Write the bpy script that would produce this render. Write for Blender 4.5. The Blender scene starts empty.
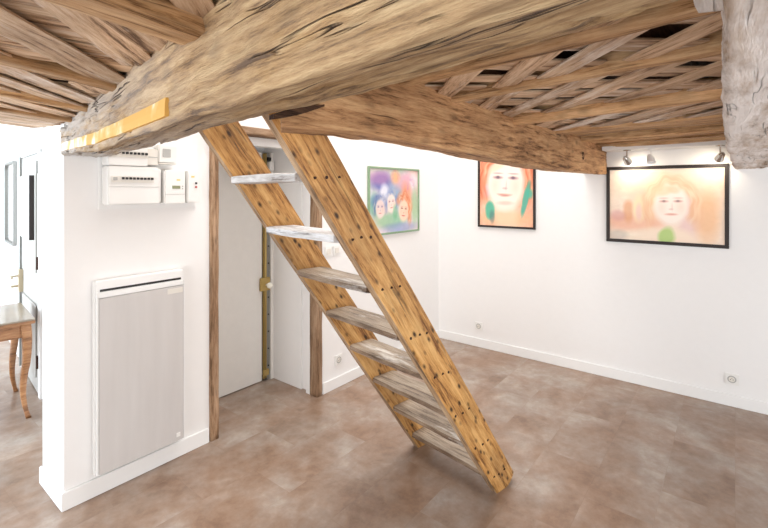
import bpy, bmesh, math, random
from mathutils import Vector, Matrix, noise
random.seed(7)
C = bpy.context.scene.collection
SK = 0.165                                   # the old timbers lie askew to the walls: dX/dY
EX = Vector((0.9866, -0.1628, 0)); EY = Vector((0.1628, 0.9866, 0))

# ---------------------------------------------------------------- materials
def new_mat(name):
    m = bpy.data.materials.new(name); m.use_nodes = True
    nt = m.node_tree; nt.nodes.clear()
    out = nt.nodes.new('ShaderNodeOutputMaterial'); b = nt.nodes.new('ShaderNodeBsdfPrincipled')
    nt.links.new(b.outputs[0], out.inputs[0])
    return m, nt, b
def lin(c):
    return tuple(((v/255)/12.92 if v/255 <= 0.04045 else ((v/255+0.055)/1.055)**2.4) for v in c) + (1,)
def plain(name, col, rough=0.5, metal=0.0, bump=0.0, bscale=40, var=0.0):
    m, nt, b = new_mat(name)
    b.inputs['Base Color'].default_value = lin(col); b.inputs['Roughness'].default_value = rough
    b.inputs['Metallic'].default_value = metal
    tc = nt.nodes.new('ShaderNodeTexCoord')
    n = nt.nodes.new('ShaderNodeTexNoise'); n.inputs['Scale'].default_value = bscale; n.inputs['Detail'].default_value = 5
    nt.links.new(tc.outputs['Object'], n.inputs['Vector'])
    if var:
        mx = nt.nodes.new('ShaderNodeMix'); mx.data_type = 'RGBA'
        mx.inputs[6].default_value = lin(tuple(max(0, v*(1-var)) for v in col)); mx.inputs[7].default_value = lin(tuple(min(255, v*(1+var)) for v in col))
        nt.links.new(n.outputs[0], mx.inputs[0]); nt.links.new(mx.outputs[2], b.inputs['Base Color'])
    if bump:
        bp = nt.nodes.new('ShaderNodeBump'); bp.inputs['Strength'].default_value = bump; bp.inputs['Distance'].default_value = 0.004
        nt.links.new(n.outputs[0], bp.inputs['Height']); nt.links.new(bp.outputs[0], b.inputs['Normal'])
    return m

def wood(name, dark, mid, light, pale=None, pale_amt=0.0, crack=0.5, knots=0.5, rough=0.7, gscale=1.0, bump=0.6, pale_x=None, spec=0.25, kscale=(7, 13, 13)):
    """grain runs along the object's own X axis"""
    m, nt, b = new_mat(name); N = nt.nodes.new; L = nt.links.new
    tc = N('ShaderNodeTexCoord'); oi = N('ShaderNodeObjectInfo')
    mul = N('ShaderNodeVectorMath'); mul.operation = 'MULTIPLY_ADD'
    cmb = N('ShaderNodeCombineXYZ')
    for k in range(3): L(oi.outputs['Random'], cmb.inputs[k])
    mul.inputs[1].default_value = (37.0, 19.0, 23.0); L(cmb.outputs[0], mul.inputs[0]); L(tc.outputs['Object'], mul.inputs[2])
    # gentle warp so the grain wanders
    wn = N('ShaderNodeTexNoise'); wn.inputs['Scale'].default_value = 2.2; wn.inputs['Detail'].default_value = 2; L(mul.outputs[0], wn.inputs['Vector'])
    ws = N('ShaderNodeVectorMath'); ws.operation = 'MULTIPLY_ADD'; ws.inputs[1].default_value = (0.0, 0.035, 0.035)
    L(wn.outputs['Color'], ws.inputs[0]); L(mul.outputs[0], ws.inputs[2])
    def grain(sx, sy, detail, rough_=0.6, dist=0.0):
        mp = N('ShaderNodeMapping'); mp.inputs['Scale'].default_value = (sx*gscale, sy*gscale, sy*gscale); L(ws.outputs[0], mp.inputs['Vector'])
        n = N('ShaderNodeTexNoise'); n.inputs['Scale'].default_value = 1; n.inputs['Detail'].default_value = detail
        n.inputs['Roughness'].default_value = rough_; n.inputs['Distortion'].default_value = dist; L(mp.outputs[0], n.inputs['Vector']); return n
    g1 = grain(1.8, 24, 7, 0.75, 0.2); g2 = grain(6, 70, 6, 0.75); g3 = grain(2.5, 5, 4, 0.6)
    a = N('ShaderNodeMath'); a.operation = 'MULTIPLY_ADD'; a.inputs[1].default_value = 0.45; L(g2.outputs[0], a.inputs[0])
    a2 = N('ShaderNodeMath'); a2.operation = 'MULTIPLY'; a2.inputs[1].default_value = 0.6; L(g1.outputs[0], a2.inputs[0]); L(a2.outputs[0], a.inputs[2])
    r = N('ShaderNodeValToRGB'); r.color_ramp.elements[0].position = 0.42; r.color_ramp.elements[0].color = lin(dark)
    r.color_ramp.elements[1].position = 0.62; r.color_ramp.elements[1].color = lin(light)
    e = r.color_ramp.elements.new(0.5); e.color = lin(mid); L(a.outputs[0], r.inputs[0])
    col = r.outputs[0]
    # blotches
    mx = N('ShaderNodeMix'); mx.data_type = 'RGBA'; mx.blend_type = 'MULTIPLY'; mx.inputs[0].default_value = 0.55
    rr = N('ShaderNodeValToRGB'); rr.color_ramp.elements[0].position = 0.3; rr.color_ramp.elements[0].color = (0.32, 0.27, 0.24, 1); rr.color_ramp.elements[1].position = 0.6; rr.color_ramp.elements[1].color = (1, 1, 1, 1)
    L(g3.outputs[0], rr.inputs[0]); L(col, mx.inputs[6]); L(rr.outputs[0], mx.inputs[7]); col = mx.outputs[2]
    if knots:
        mp = N('ShaderNodeMapping'); mp.inputs['Scale'].default_value = kscale; L(mul.outputs[0], mp.inputs['Vector'])
        v = N('ShaderNodeTexVoronoi'); v.inputs['Scale'].default_value = 1; L(mp.outputs[0], v.inputs['Vector'])
        kr = N('ShaderNodeValToRGB'); kr.color_ramp.elements[0].position = 0.07; kr.color_ramp.elements[0].color = (1, 1, 1, 1); kr.color_ramp.elements[1].position = 0.28; kr.color_ramp.elements[1].color = (0, 0, 0, 1)
        L(v.outputs['Distance'], kr.inputs[0])
        kn = N('ShaderNodeTexNoise'); kn.inputs['Scale'].default_value = 5; L(mul.outputs[0], kn.inputs['Vector'])
        kk = N('ShaderNodeMath'); kk.operation = 'MULTIPLY'; L(kr.outputs[0], kk.inputs[0]); L(kn.outputs[0], kk.inputs[1])
        k2 = N('ShaderNodeMath'); k2.operation = 'MULTIPLY'; k2.inputs[1].default_value = knots*1.6; k2.use_clamp = True; L(kk.outputs[0], k2.inputs[0])
        mk = N('ShaderNodeMix'); mk.data_type = 'RGBA'; mk.inputs[7].default_value = lin(tuple(v*0.55 for v in dark)); L(k2.outputs[0], mk.inputs[0]); L(col, mk.inputs[6]); col = mk.outputs[2]
    if pale:
        pn = grain(1.2, 6, 6, 0.75); pr = N('ShaderNodeValToRGB')
        pr.color_ramp.elements[0].position = 0.62-0.35*pale_amt; pr.color_ramp.elements[1].position = 0.70-0.25*pale_amt
        L(pn.outputs[0], pr.inputs[0]); fac = pr.outputs[0]
        if pale_x:                                   # whitewash survives only at one end of the timber
            sx = N('ShaderNodeSeparateXYZ'); L(tc.outputs['Object'], sx.inputs[0])
            mr = N('ShaderNodeMapRange'); mr.inputs[1].default_value = pale_x[0]; mr.inputs[2].default_value = pale_x[1]; mr.inputs[3].default_value = 1; mr.inputs[4].default_value = pale_x[2]
            L(sx.outputs[0], mr.inputs[0]); mm = N('ShaderNodeMath'); mm.operation = 'MULTIPLY'; L(fac, mm.inputs[0]); L(mr.outputs[0], mm.inputs[1]); fac = mm.outputs[0]
        mp_ = N('ShaderNodeMix'); mp_.data_type = 'RGBA'; mp_.inputs[7].default_value = lin(pale); L(fac, mp_.inputs[0]); L(col, mp_.inputs[6]); col = mp_.outputs[2]
    cr_out = None
    if crack:
        cn = grain(1.3, 34, 2, 0.5, 0.15); cr = N('ShaderNodeValToRGB'); els = cr.color_ramp.elements
        els[0].position = 0.478; els[0].color = (0, 0, 0, 1); els[1].position = 0.5; els[1].color = (1, 1, 1, 1); q = els.new(0.522); q.color = (0, 0, 0, 1)
        L(cn.outputs[0], cr.inputs[0])
        gate = grain(2.2, 9, 3); gr = N('ShaderNodeValToRGB'); gr.color_ramp.elements[0].position = 0.52; gr.color_ramp.elements[1].position = 0.60; L(gate.outputs[0], gr.inputs[0])
        cm = N('ShaderNodeMath'); cm.operation = 'MULTIPLY'; L(cr.outputs[0], cm.inputs[0]); L(gr.outputs[0], cm.inputs[1])
        c2 = N('ShaderNodeMath'); c2.operation = 'MULTIPLY'; c2.inputs[1].default_value = crack; L(cm.outputs[0], c2.inputs[0]); cr_out = c2
        mc = N('ShaderNodeMix'); mc.data_type = 'RGBA'; mc.inputs[7].default_value = lin((40, 26, 18)); L(c2.outputs[0], mc.inputs[0]); L(col, mc.inputs[6]); col = mc.outputs[2]
    # per-object tone
    hs = N('ShaderNodeHueSaturation'); tv = N('ShaderNodeMapRange'); tv.inputs[3].default_value = 0.82; tv.inputs[4].default_value = 1.14
    L(oi.outputs['Random'], tv.inputs[0]); L(tv.outputs[0], hs.inputs['Value']); L(col, hs.inputs['Color']); L(hs.outputs[0], b.inputs['Base Color'])
    b.inputs['Roughness'].default_value = rough; b.inputs['Specular IOR Level'].default_value = spec
    h = N('ShaderNodeMath'); h.operation = 'MULTIPLY_ADD'; h.inputs[1].default_value = -1.2
    if cr_out: L(cr_out.outputs[0], h.inputs[0])
    else: h.inputs[0].default_value = 0
    L(a.outputs[0], h.inputs[2])
    bp = N('ShaderNodeBump'); bp.inputs['Strength'].default_value = bump; bp.inputs['Distance'].default_value = 0.012
    L(h.outputs[0], bp.inputs['Height']); L(bp.outputs[0], b.inputs['Normal'])
    return m

M = {}
M['beam'] = wood('oak_beam', (104, 74, 44), (186, 148, 100), (228, 196, 148), pale=(200, 190, 181), pale_amt=0.7, crack=0.9, knots=0.35, bump=1.0, pale_x=(0.2, 1.9, 0.12))
M['beam_tie'] = wood('brown_oak_beam', (104, 70, 44), (182, 136, 94), (214, 172, 126), crack=0.6, knots=0.5, bump=0.8)
M['beam_pale'] = wood('whitewashed_beam', (136, 112, 92), (188, 166, 146), (212, 196, 182), pale=(228, 220, 215), pale_amt=0.62, crack=0.55, knots=0.25, bump=1.0)
M['joist'] = wood('joist_wood', (116, 80, 50), (200, 156, 110), (232, 194, 150), crack=0.4, knots=0.3, bump=0.6)
M['lath'] = wood('lath_wood', (112, 82, 60), (200, 166, 134), (230, 204, 176), pale=(226, 212, 200), pale_amt=0.25, crack=0.35, knots=0.15, bump=0.7)
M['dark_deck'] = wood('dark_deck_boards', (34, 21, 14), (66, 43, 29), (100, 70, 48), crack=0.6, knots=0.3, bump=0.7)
M['pine'] = wood('ladder_pine', (118, 72, 34), (198, 144, 80), (232, 184, 118), crack=0.6, knots=1.3, kscale=(13, 26, 26), rough=0.5, bump=0.5, spec=0.4)
M['pine_edge'] = wood('weathered_pine_edge', (96, 70, 48), (158, 126, 94), (194, 164, 132), crack=0.5, knots=0.4, rough=0.6, bump=0.5)
M['tread'] = wood('worn_tread', (98, 80, 64), (154, 137, 118), (184, 169, 150), pale=(206, 200, 192), pale_amt=0.15, crack=0.6, knots=0.2, rough=0.5, bump=0.5, spec=0.4)
M['tread_edge_shade'] = wood('shaded_tread_edge', (66, 48, 34), (112, 88, 68), (150, 126, 104), pale=(176, 166, 156), pale_amt=0.05, crack=0.6, knots=0.2, rough=0.55, bump=0.5)  # darker copy of the tread wood, shade painted on the step sides
M['tread_white'] = wood('white_painted_tread', (120, 108, 100), (190, 184, 180), (220, 217, 215), pale=(226, 226, 228), pale_amt=0.45, crack=0.9, knots=0.1, rough=0.6, bump=0.7)
M['post'] = wood('post_wood', (104, 78, 56), (152, 120, 92), (182, 152, 124), crack=0.5, knots=0.3, bump=0.5)
M['table'] = wood('table_wood', (120, 76, 44), (170, 118, 76), (198, 148, 104), crack=0.1, knots=0.1, rough=0.35, bump=0.15, spec=0.5)
M['door_grey'] = plain('greyed_door_paint', (178, 174, 168), 0.5, bump=0.2, bscale=14, var=0.03)
M['wall'] = plain('white_plaster', (240, 238, 236), 0.75, bump=0.25, bscale=18, var=0.006)
M['white'] = plain('white_gloss_paint', (240, 239, 237), 0.45, bump=0.1, bscale=12)
M['door'] = plain('old_white_door_paint', (224, 220, 214), 0.5, bump=0.25, bscale=14, var=0.02)
M['plastic'] = plain('white_plastic', (236, 234, 230), 0.35)
M['plastic2'] = plain('ivory_plastic', (226, 221, 212), 0.4)
M['grey'] = plain('grey_plastic', (176, 174, 170), 0.5)
M['black'] = plain('black_plastic', (38, 36, 36), 0.45)
M['red'] = plain('red_plastic', (190, 60, 50), 0.4)
M['lcd'] = plain('meter_display', (138, 140, 104), 0.25)
M['yellowlabel'] = plain('yellow_label', (226, 206, 130), 0.5)
M['brass'] = plain('brass', (186, 160, 100), 0.45, 0.5)
M['brass_dull'] = plain('dull_brass', (186, 172, 146), 0.5, 0.4)
M['chrome'] = plain('chrome', (205, 203, 200), 0.18, 1.0)
M['steel'] = plain('galvanised_steel', (150, 150, 146), 0.45, 0.7)
M['porcelain'] = plain('porcelain_knob', (244, 240, 228), 0.2)
M['frame_black'] = plain('black_frame_lacquer', (40, 30, 27), 0.6)
M['frame_green'] = plain('green_frame_paint', (136, 162, 130), 0.45, var=0.05)
M['nail'] = plain('rusty_iron', (62, 36, 24), 0.7, 0.3)
M['stone_top'] = plain('glossy_table_top', (150, 136, 120), 0.15, var=0.06, bscale=6)

# grey ribbed heater grille
def grille_mat():
    m, nt, b = new_mat('heater_grille'); N = nt.nodes.new; L = nt.links.new
    tc = N('ShaderNodeTexCoord'); w = N('ShaderNodeTexWave'); w.bands_direction = 'X'; w.inputs['Scale'].default_value = 60
    L(tc.outputs['Object'], w.inputs['Vector'])
    mp = N('ShaderNodeMapping'); mp.inputs['Scale'].default_value = (9, 1, 0.8); L(tc.outputs['Object'], mp.inputs[0])
    n = N('ShaderNodeTexNoise'); n.inputs['Scale'].default_value = 2; n.inputs['Detail'].default_value = 4; L(mp.outputs[0], n.inputs[0])
    r = N('ShaderNodeValToRGB'); r.color_ramp.elements[0].color = lin((196, 191, 188)); r.color_ramp.elements[1].color = lin((210, 206, 203)); L(n.outputs[0], r.inputs[0])
    L(r.outputs[0], b.inputs['Base Color']); b.inputs['Roughness'].default_value = 0.55
    bp = N('ShaderNodeBump'); bp.inputs['Strength'].default_value = 0.3; bp.inputs['Distance'].default_value = 0.001; L(w.outputs['Fac'], bp.inputs['Height']); L(bp.outputs[0], b.inputs['Normal'])
    return m
M['grille'] = grille_mat()

def floor_mat():
    m, nt, b = new_mat('stone_look_floor_tiles'); N = nt.nodes.new; L = nt.links.new
    tc = N('ShaderNodeTexCoord'); mp = N('ShaderNodeMapping'); mp.inputs['Rotation'].default_value = (0, 0, 0.0)
    L(tc.outputs['Object'], mp.inputs[0])
    br = N('ShaderNodeTexBrick'); br.inputs['Scale'].default_value = 1; br.inputs['Brick Width'].default_value = 0.62; br.inputs['Row Height'].default_value = 0.31
    br.inputs['Mortar Size'].default_value = 0.0012; br.inputs['Mortar Smooth'].default_value = 0.6
    br.inputs['Color1'].default_value = (0, 0, 0, 1); br.inputs['Color2'].default_value = (1, 1, 1, 1); br.inputs['Mortar'].default_value = (0.5, 0.5, 0.5, 1)
    L(mp.outputs[0], br.inputs['Vector'])
    # each tile samples the stone print elsewhere
    off = N('ShaderNodeVectorMath'); off.operation = 'MULTIPLY_ADD'; off.inputs[1].default_value = (.35, .3, .15); L(br.outputs['Color'], off.inputs[0]); L(tc.outputs['Object'], off.inputs[2])
    n1 = N('ShaderNodeTexNoise'); n1.inputs['Scale'].default_value = 3.4; n1.inputs['Detail'].default_value = 7; n1.inputs['Roughness'].default_value = 0.6; n1.inputs['Distortion'].default_value = 0.3; L(off.outputs[0], n1.inputs[0])
    n2 = N('ShaderNodeTexNoise'); n2.inputs['Scale'].default_value = 14; n2.inputs['Detail'].default_value = 8; n2.inputs['Roughness'].default_value = 0.7; L(off.outputs[0], n2.inputs[0])
    ad = N('ShaderNodeMath'); ad.operation = 'MULTIPLY_ADD'; ad.inputs[1].default_value = 0.35; L(n2.outputs[0], ad.inputs[0])
    a2 = N('ShaderNodeMath'); a2.operation = 'MULTIPLY'; a2.inputs[1].default_value = 0.65; L(n1.outputs[0], a2.inputs[0]); L(a2.outputs[0], ad.inputs[2])
    r = N('ShaderNodeValToRGB'); e = r.color_ramp.elements; e[0].position = 0.34; e[0].color = lin((122, 100, 84)); e[1].position = 0.68; e[1].color = lin((184, 171, 160))
    q = e.new(0.45); q.color = lin((146, 124, 107)); q = e.new(0.54); q.color = lin((160, 142, 128))
    L(ad.outputs[0], r.inputs[0])
    n3 = N('ShaderNodeTexNoise'); n3.inputs['Scale'].default_value = 1.7; n3.inputs['Detail'].default_value = 6; n3.inputs['Roughness'].default_value = 0.7; L(off.outputs[0], n3.inputs[0])
    r3 = N('ShaderNodeValToRGB'); q3 = r3.color_ramp.elements; q3[0].position = .38; q3[0].color = (1.0, .87, .77, 1); q3[1].position = .6; q3[1].color = (.93, .95, .97, 1); L(n3.outputs[0], r3.inputs[0])
    m3 = N('ShaderNodeMix'); m3.data_type = 'RGBA'; m3.blend_type = 'MULTIPLY'; m3.inputs[0].default_value = 1; L(r.outputs[0], m3.inputs[6]); L(r3.outputs[0], m3.inputs[7])
    mx = N('ShaderNodeMix'); mx.data_type = 'RGBA'; mx.blend_type = 'MULTIPLY'; mx.inputs[7].default_value = (0.7, 0.66, 0.62, 1)
    fm = N('ShaderNodeMath'); fm.operation = 'MULTIPLY'; fm.inputs[1].default_value = 0.35; L(br.outputs['Fac'], fm.inputs[0]); L(fm.outputs[0], mx.inputs[0]); L(m3.outputs[2], mx.inputs[6])
    t = N('ShaderNodeMix'); t.data_type = 'RGBA'; t.blend_type = 'MULTIPLY'; t.inputs[0].default_value = 1
    tr = N('ShaderNodeMapRange'); tr.inputs[3].default_value = 0.985; tr.inputs[4].default_value = 1.015; L(br.outputs['Color'], tr.inputs[0])
    L(mx.outputs[2], t.inputs[6]); L(tr.outputs[0], t.inputs[7]); L(t.outputs[2], b.inputs['Base Color'])
    b.inputs['Roughness'].default_value = 0.36; b.inputs['Specular IOR Level'].default_value = 0.6
    bp = N('ShaderNodeBump'); bp.inputs['Strength'].default_value = 0.12; bp.inputs['Distance'].default_value = 0.003; L(ad.outputs[0], bp.inputs['Height']); L(bp.outputs[0], b.inputs['Normal'])
    return m
M['floor'] = floor_mat()
def yellow_mat():
    m, nt, b = new_mat('yellow_strip'); N = nt.nodes.new; L = nt.links.new
    tc = N('ShaderNodeTexCoord'); n = N('ShaderNodeTexNoise'); n.inputs['Scale'].default_value = 9; n.inputs['Detail'].default_value = 6; L(tc.outputs['Object'], n.inputs[0])
    sx = N('ShaderNodeSeparateXYZ'); L(tc.outputs['Object'], sx.inputs[0]); mr = N('ShaderNodeMapRange'); mr.inputs[1].default_value = 0; mr.inputs[2].default_value = 1.7; mr.inputs[3].default_value = 0.20; mr.inputs[4].default_value = -0.10
    L(sx.outputs[0], mr.inputs[0]); ad = N('ShaderNodeMath'); ad.operation = 'ADD'; L(n.outputs[0], ad.inputs[0]); L(mr.outputs[0], ad.inputs[1])
    r = N('ShaderNodeValToRGB'); e = r.color_ramp.elements; e[0].position = 0.46; e[0].color = lin((214, 166, 84)); e[1].position = 0.66; e[1].color = lin((238, 226, 212)); q = e.new(0.55); q.color = lin((222, 186, 118))
    L(ad.outputs[0], r.inputs[0]); L(r.outputs[0], b.inputs['Base Color']); b.inputs['Roughness'].default_value = 0.75
    return m
M['yellow'] = yellow_mat()
def art_mat():
    m, nt, b = new_mat('watercolour_print'); a = nt.nodes.new('ShaderNodeVertexColor'); a.layer_name = 'art'
    nt.links.new(a.outputs[0], b.inputs['Base Color']); b.inputs['Roughness'].default_value = 0.5; return m
M['art'] = art_mat()

# ---------------------------------------------------------------- helpers
def obj(name, bm, mat, parent=None, mw=None, smooth=False):
    me = bpy.data.meshes.new(name); bmesh.ops.recalc_face_normals(bm, faces=bm.faces); bm.to_mesh(me); bm.free()
    for p in me.polygons: p.use_smooth = smooth
    me.materials.append(mat)
    o = bpy.data.objects.new(name, me); C.objects.link(o)
    if mw is not None: o.matrix_world = mw
    if parent: o.parent = parent
    return o
def tag(o, label, cat, group=None):
    o['label'] = label; o['category'] = cat
    if group: o['group'] = group
    return o
def thing(name, label, cat, loc, group=None, rz=0.0):
    o = bpy.data.objects.new(name, None); C.objects.link(o); o.location = loc; o.rotation_euler = (0, 0, rz); o.empty_display_size = 0.1
    return tag(o, label, cat, group)
def struct(o): o['kind'] = 'structure'; return o
def box(bm, x0, x1, y0, y1, z0, z1, bev=0.0):
    b2 = bmesh.new(); bmesh.ops.create_cube(b2, size=1)
    for v in b2.verts: v.co = Vector((x0+(v.co.x+.5)*(x1-x0), y0+(v.co.y+.5)*(y1-y0), z0+(v.co.z+.5)*(z1-z0)))
    if bev: bmesh.ops.bevel(b2, geom=b2.edges[:], offset=bev, segments=2, affect='EDGES')
    me = bpy.data.meshes.new('t'); b2.to_mesh(me); b2.free(); bm.from_mesh(me); bpy.data.meshes.remove(me)
def cyl(bm, p0, p1, r0, r1=None, seg=16, caps=True):
    p0, p1 = Vector(p0), Vector(p1); d = p1-p0; r1 = r0 if r1 is None else r1
    mw = Matrix.Translation((p0+p1)/2) @ d.to_track_quat('Z', 'Y').to_matrix().to_4x4()
    bmesh.ops.create_cone(bm, cap_ends=caps, segments=seg, radius1=r0, radius2=r1, depth=d.length, matrix=mw)
def B(name, mat, parent, *a, bev=0.0):
    bm = bmesh.new(); box(bm, *a, bev=bev); return obj(name, bm, mat, parent)
def frame(origin, ex, ey=None):                   # matrix with local x along ex, z as near up as can be
    ex = Vector(ex).normalized(); up = Vector((0, 0, 1)) if ey is None else ex.cross(Vector(ey)).normalized()
    eyy = up.cross(ex).normalized(); ez = ex.cross(eyy)
    m = Matrix((ex, eyy, ez)).transposed().to_4x4(); m.translation = Vector(origin); return m

def timber(name, mat, mw, length, sect, nx, nper, rough=0.006, wave=0.01, crack=0.0, seed=0, parent=None, end_cap=True, arris=.007):
    """hewn timber; sect(x)->(y0,y1,z0,z1[,fn]) in local space, lofted and roughened"""
    bm = bmesh.new(); rings = []
    per = []
    for k in range(nper): per.append((k/nper, 0, 0))
    pts = []
    n = nper
    for k in range(n): pts.append((-1+2*k/n, -1))
    for k in range(n): pts.append((1, -1+2*k/n))
    for k in range(n): pts.append((1-2*k/n, 1))
    for k in range(n): pts.append((-1, 1-2*k/n))
    for i in range(nx+1):
        x = length*i/nx; s = sect(x); y0, y1, z0, z1 = s[:4]; fn = s[4] if len(s) > 4 else None
        ring = []
        cy, cz, hy, hz = (y0+y1)/2, (z0+z1)/2, (y1-y0)/2, (z1-z0)/2
        for (u, v) in pts:
            # slightly rounded arrises
            ra = arris*(1+.8*noise.noise(Vector((x*5+seed, u*2, v*2)))); ru, rv = min(.5, ra/hy), min(.5, ra/hz); au, av = abs(u), abs(v); uu, vv = u, v
            if au > 1-ru and av > 1-rv:
                du, dv = (au-(1-ru))/ru, (av-(1-rv))/rv; l = math.hypot(du, dv)
                if l > 1: uu = math.copysign(1-ru+ru*du/l, u); vv = math.copysign(1-rv+rv*dv/l, v)
            y, z = cy+uu*hy, cz+vv*hz
            if fn: z += fn(x, u, v)
            nn = Vector((0, uu if abs(uu) >= abs(vv) else 0, vv if abs(vv) > abs(uu) else 0))
            if nn.length: nn.normalize()
            q = Vector((x*1.7+seed, y*5, z*5)); w = noise.noise(q)*wave
            q2 = Vector((x*6+seed*3, y*38, z*38)); d = noise.fractal(q2, 0.8, 2.0, 3)*rough
            if crack:
                c = noise.noise(Vector((x*1.5+seed*2, y*17+noise.noise(Vector((x*3, y*5, z*5)))*.5, z*17)))
                g = noise.noise(Vector((x*1.1-seed, y*3, z*3+9)))
                cc = max(0, 1-abs(c)/0.07)*max(0, min(1, (g+0.15)*4)); amt = crack(x) if callable(crack) else crack
                d -= cc*amt
            ring.append(bm.verts.new((x, y+nn.y*(w+d), z+nn.z*(w+d))))
        rings.append(ring)
    np_ = len(pts)
    for i in range(nx):
        for k in range(np_):
            bm.faces.new((rings[i][k], rings[i][(k+1) % np_], rings[i+1][(k+1) % np_], rings[i+1][k]))
    if end_cap:
        bm.faces.new(rings[0]); bm.faces.new(rings[-1])
    return obj(name, bm, mat, parent, mw, smooth=True)

def board(name, mat, a, b, w, t, z, seed=0, sag=0.004, parent=None, tilt=0.0, zb=None):
    """riven board from a to b (xy), its underside at z"""
    a = Vector((a[0], a[1], z)); b = Vector((b[0], b[1], z if zb is None else zb)); L = (b-a).length; mw = frame(a, b-a)
    bm = bmesh.new(); n = max(4, int(L/0.06)); rings = []
    for i in range(n+1):
        x = L*i/n; e = noise.noise(Vector((x*4+seed, 3.1, seed)))*0.10; e2 = noise.noise(Vector((x*4+seed, 7.7, seed)))*0.10
        dz = noise.noise(Vector((x*2.5+seed, 1.1, seed*2)))*sag
        y0, y1 = -w/2*(1+e), w/2*(1+e2)
        rings.append([bm.verts.new((x, y0, dz-tilt*w/2)), bm.verts.new((x, y1, dz+tilt*w/2)), bm.verts.new((x, y1*0.97, dz+t+tilt*w/2)), bm.verts.new((x, y0*0.97, dz+t-tilt*w/2))])
    for i in range(n):
        for k in range(4): bm.faces.new((rings[i][k], rings[i][(k+1) % 4], rings[i+1][(k+1) % 4], rings[i+1][k]))
    bm.faces.new(rings[0]); bm.faces.new(rings[-1])
    return obj(name, bm, mat, parent, mw)

# ---------------------------------------------------------------- room shell
XR = 4.22; YB = 2.56; YH = 2.65; YF = -2.0; XL = -2.2; ZT = 4.4
def S(name, mat, *a, bev=0): return struct(B(name, mat, None, *a, bev=bev))
bm = bmesh.new(); box(bm, XL-.3, XR+.3, YF-.3, 7.3, -0.12, 0.0); struct(obj('floor', bm, M['floor']))
S('wall_right', M['wall'], XR, XR+.2, YF-.2, YB, 0, ZT)
bm = bmesh.new(); box(bm, 2.44, XR+.2, YB, YB+.2, 0, ZT); box(bm, 2.42, 2.62, YB+.2, 3.34, 0, 2.04)
box(bm, 1.56, 2.44, YB+.09, YB+.25, 2.04, ZT)
box(bm, 2.40, 2.46, YB+.06, YB+.12, 0, 2.04)
struct(obj('wall_back', bm, M['wall']))
bm = bmesh.new(); box(bm, .765, 1.553, YH, 2.99, 0, 2.6); box(bm, .765, 1.56, YH, 2.99, 2.6, ZT)
box(bm, 1.40, 1.553, 2.99, 3.34, 0, 2.6)
struct(obj('wall_left', bm, M['wall']))
# recess behind the plank door
bm = bmesh.new(); box(bm, 1.40, 2.62, 3.24, 3.34, 0, 2.1); box(bm, 1.553, 2.42, YH+.06, 3.24, 1.99, 2.1)
struct(obj('wall_recess', bm, M['wall']))
# walls behind the camera with two unseen window openings added for fill light
WX0, WX1, WZ0, WZ1 = -1.2, 3.6, 0.25, 1.88
bm = bmesh.new(); box(bm, XL-.2, WX0, YF-.2, YF, 0, 2.6); box(bm, WX1, XR, YF-.2, YF, 0, 2.6); box(bm, WX0, WX1, YF-.2, YF, 0, WZ0); box(bm, WX0, WX1, YF-.2, YF, WZ1, 2.6)
struct(obj('wall_front', bm, M['wall']))
VY0, VY1 = -1.3, 2.2
bm = bmesh.new(); box(bm, XL-.2, XL, YF, VY0, 0, 2.6); box(bm, XL-.2, XL, VY1, 3.7, 0, 2.6); box(bm, XL-.2, XL, VY0, VY1, 0, WZ0); box(bm, XL-.2, XL, VY0, VY1, WZ1, 2.6)
box(bm, XL-.2, XL, 6.3, 7.3, 0, 2.6); box(bm, XL-.2, XL, 3.7, 6.3, 0, 0.2); box(bm, XL-.2, XL, 3.7, 6.3, 2.3, 2.6)
struct(obj('wall_side', bm, M['wall']))
def window(name, axis, c, a0, a1, z0, z1, n):
    bm = bmesh.new(); w = 0.06
    def bx(p0, p1, q0, q1):
        if axis == 'y': box(bm, p0, p1, c-.05, c+.02, q0, q1)
        else: box(bm, c-.05, c+.02, p0, p1, q0, q1)
    bx(a0, a1, z0, z0+w); bx(a0, a1, z1-w, z1)
    for k in range(n+1):
        p = a0+(a1-a0-w)*k/n; bx(p, p+w, z0+w, z1-w)
    return struct(obj(name, bm, M['white']))
window('added_window_1', 'y', YF-.1, WX0, WX1, WZ0, WZ1, 4)  # unseen window, added to hold a fill light
window('added_window_2', 'x', XL-.1, VY0, VY1, WZ0, WZ1, 3)  # second added window, out of view, for side fill
window('window_3', 'x', XL-.1, 3.7, 6.3, 0.2, 2.3, 2)
# far room at the left: its wall stands askew
fa = Vector((0.972, 3.0, 0)); fdir = Vector((0.0987, 0.9951, 0))
FM = frame(fa, fdir)                     # local x runs deeper, local y points to -X (into the room), local z up
def FB(name, mat, parent, x0, x1, y0, y1, z0, z1, bev=0.0, bm=None):
    bm = bmesh.new(); box(bm, x0, x1, y0, y1, z0, z1, bev=bev); return obj(name, bm, mat, None if parent is None else parent, FM.copy() if parent is None else None)
bm = bmesh.new(); box(bm, 0, 4.3, -.12, 0, 0, 2.6); struct(obj('wall_passage', bm, M['wall'], mw=FM))
S('wall_far', M['wall'], XL-.2, 1.7, 7.1, 7.3, 0, 2.6)
S('ceiling_passage', M['wall'], XL-.2, 1.56, 2.74, 7.3, 2.6, 2.7)
S('ceiling_upper', M['wall'], .45, XR+.2, .98, YB+.25, ZT, ZT+.1)
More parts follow.
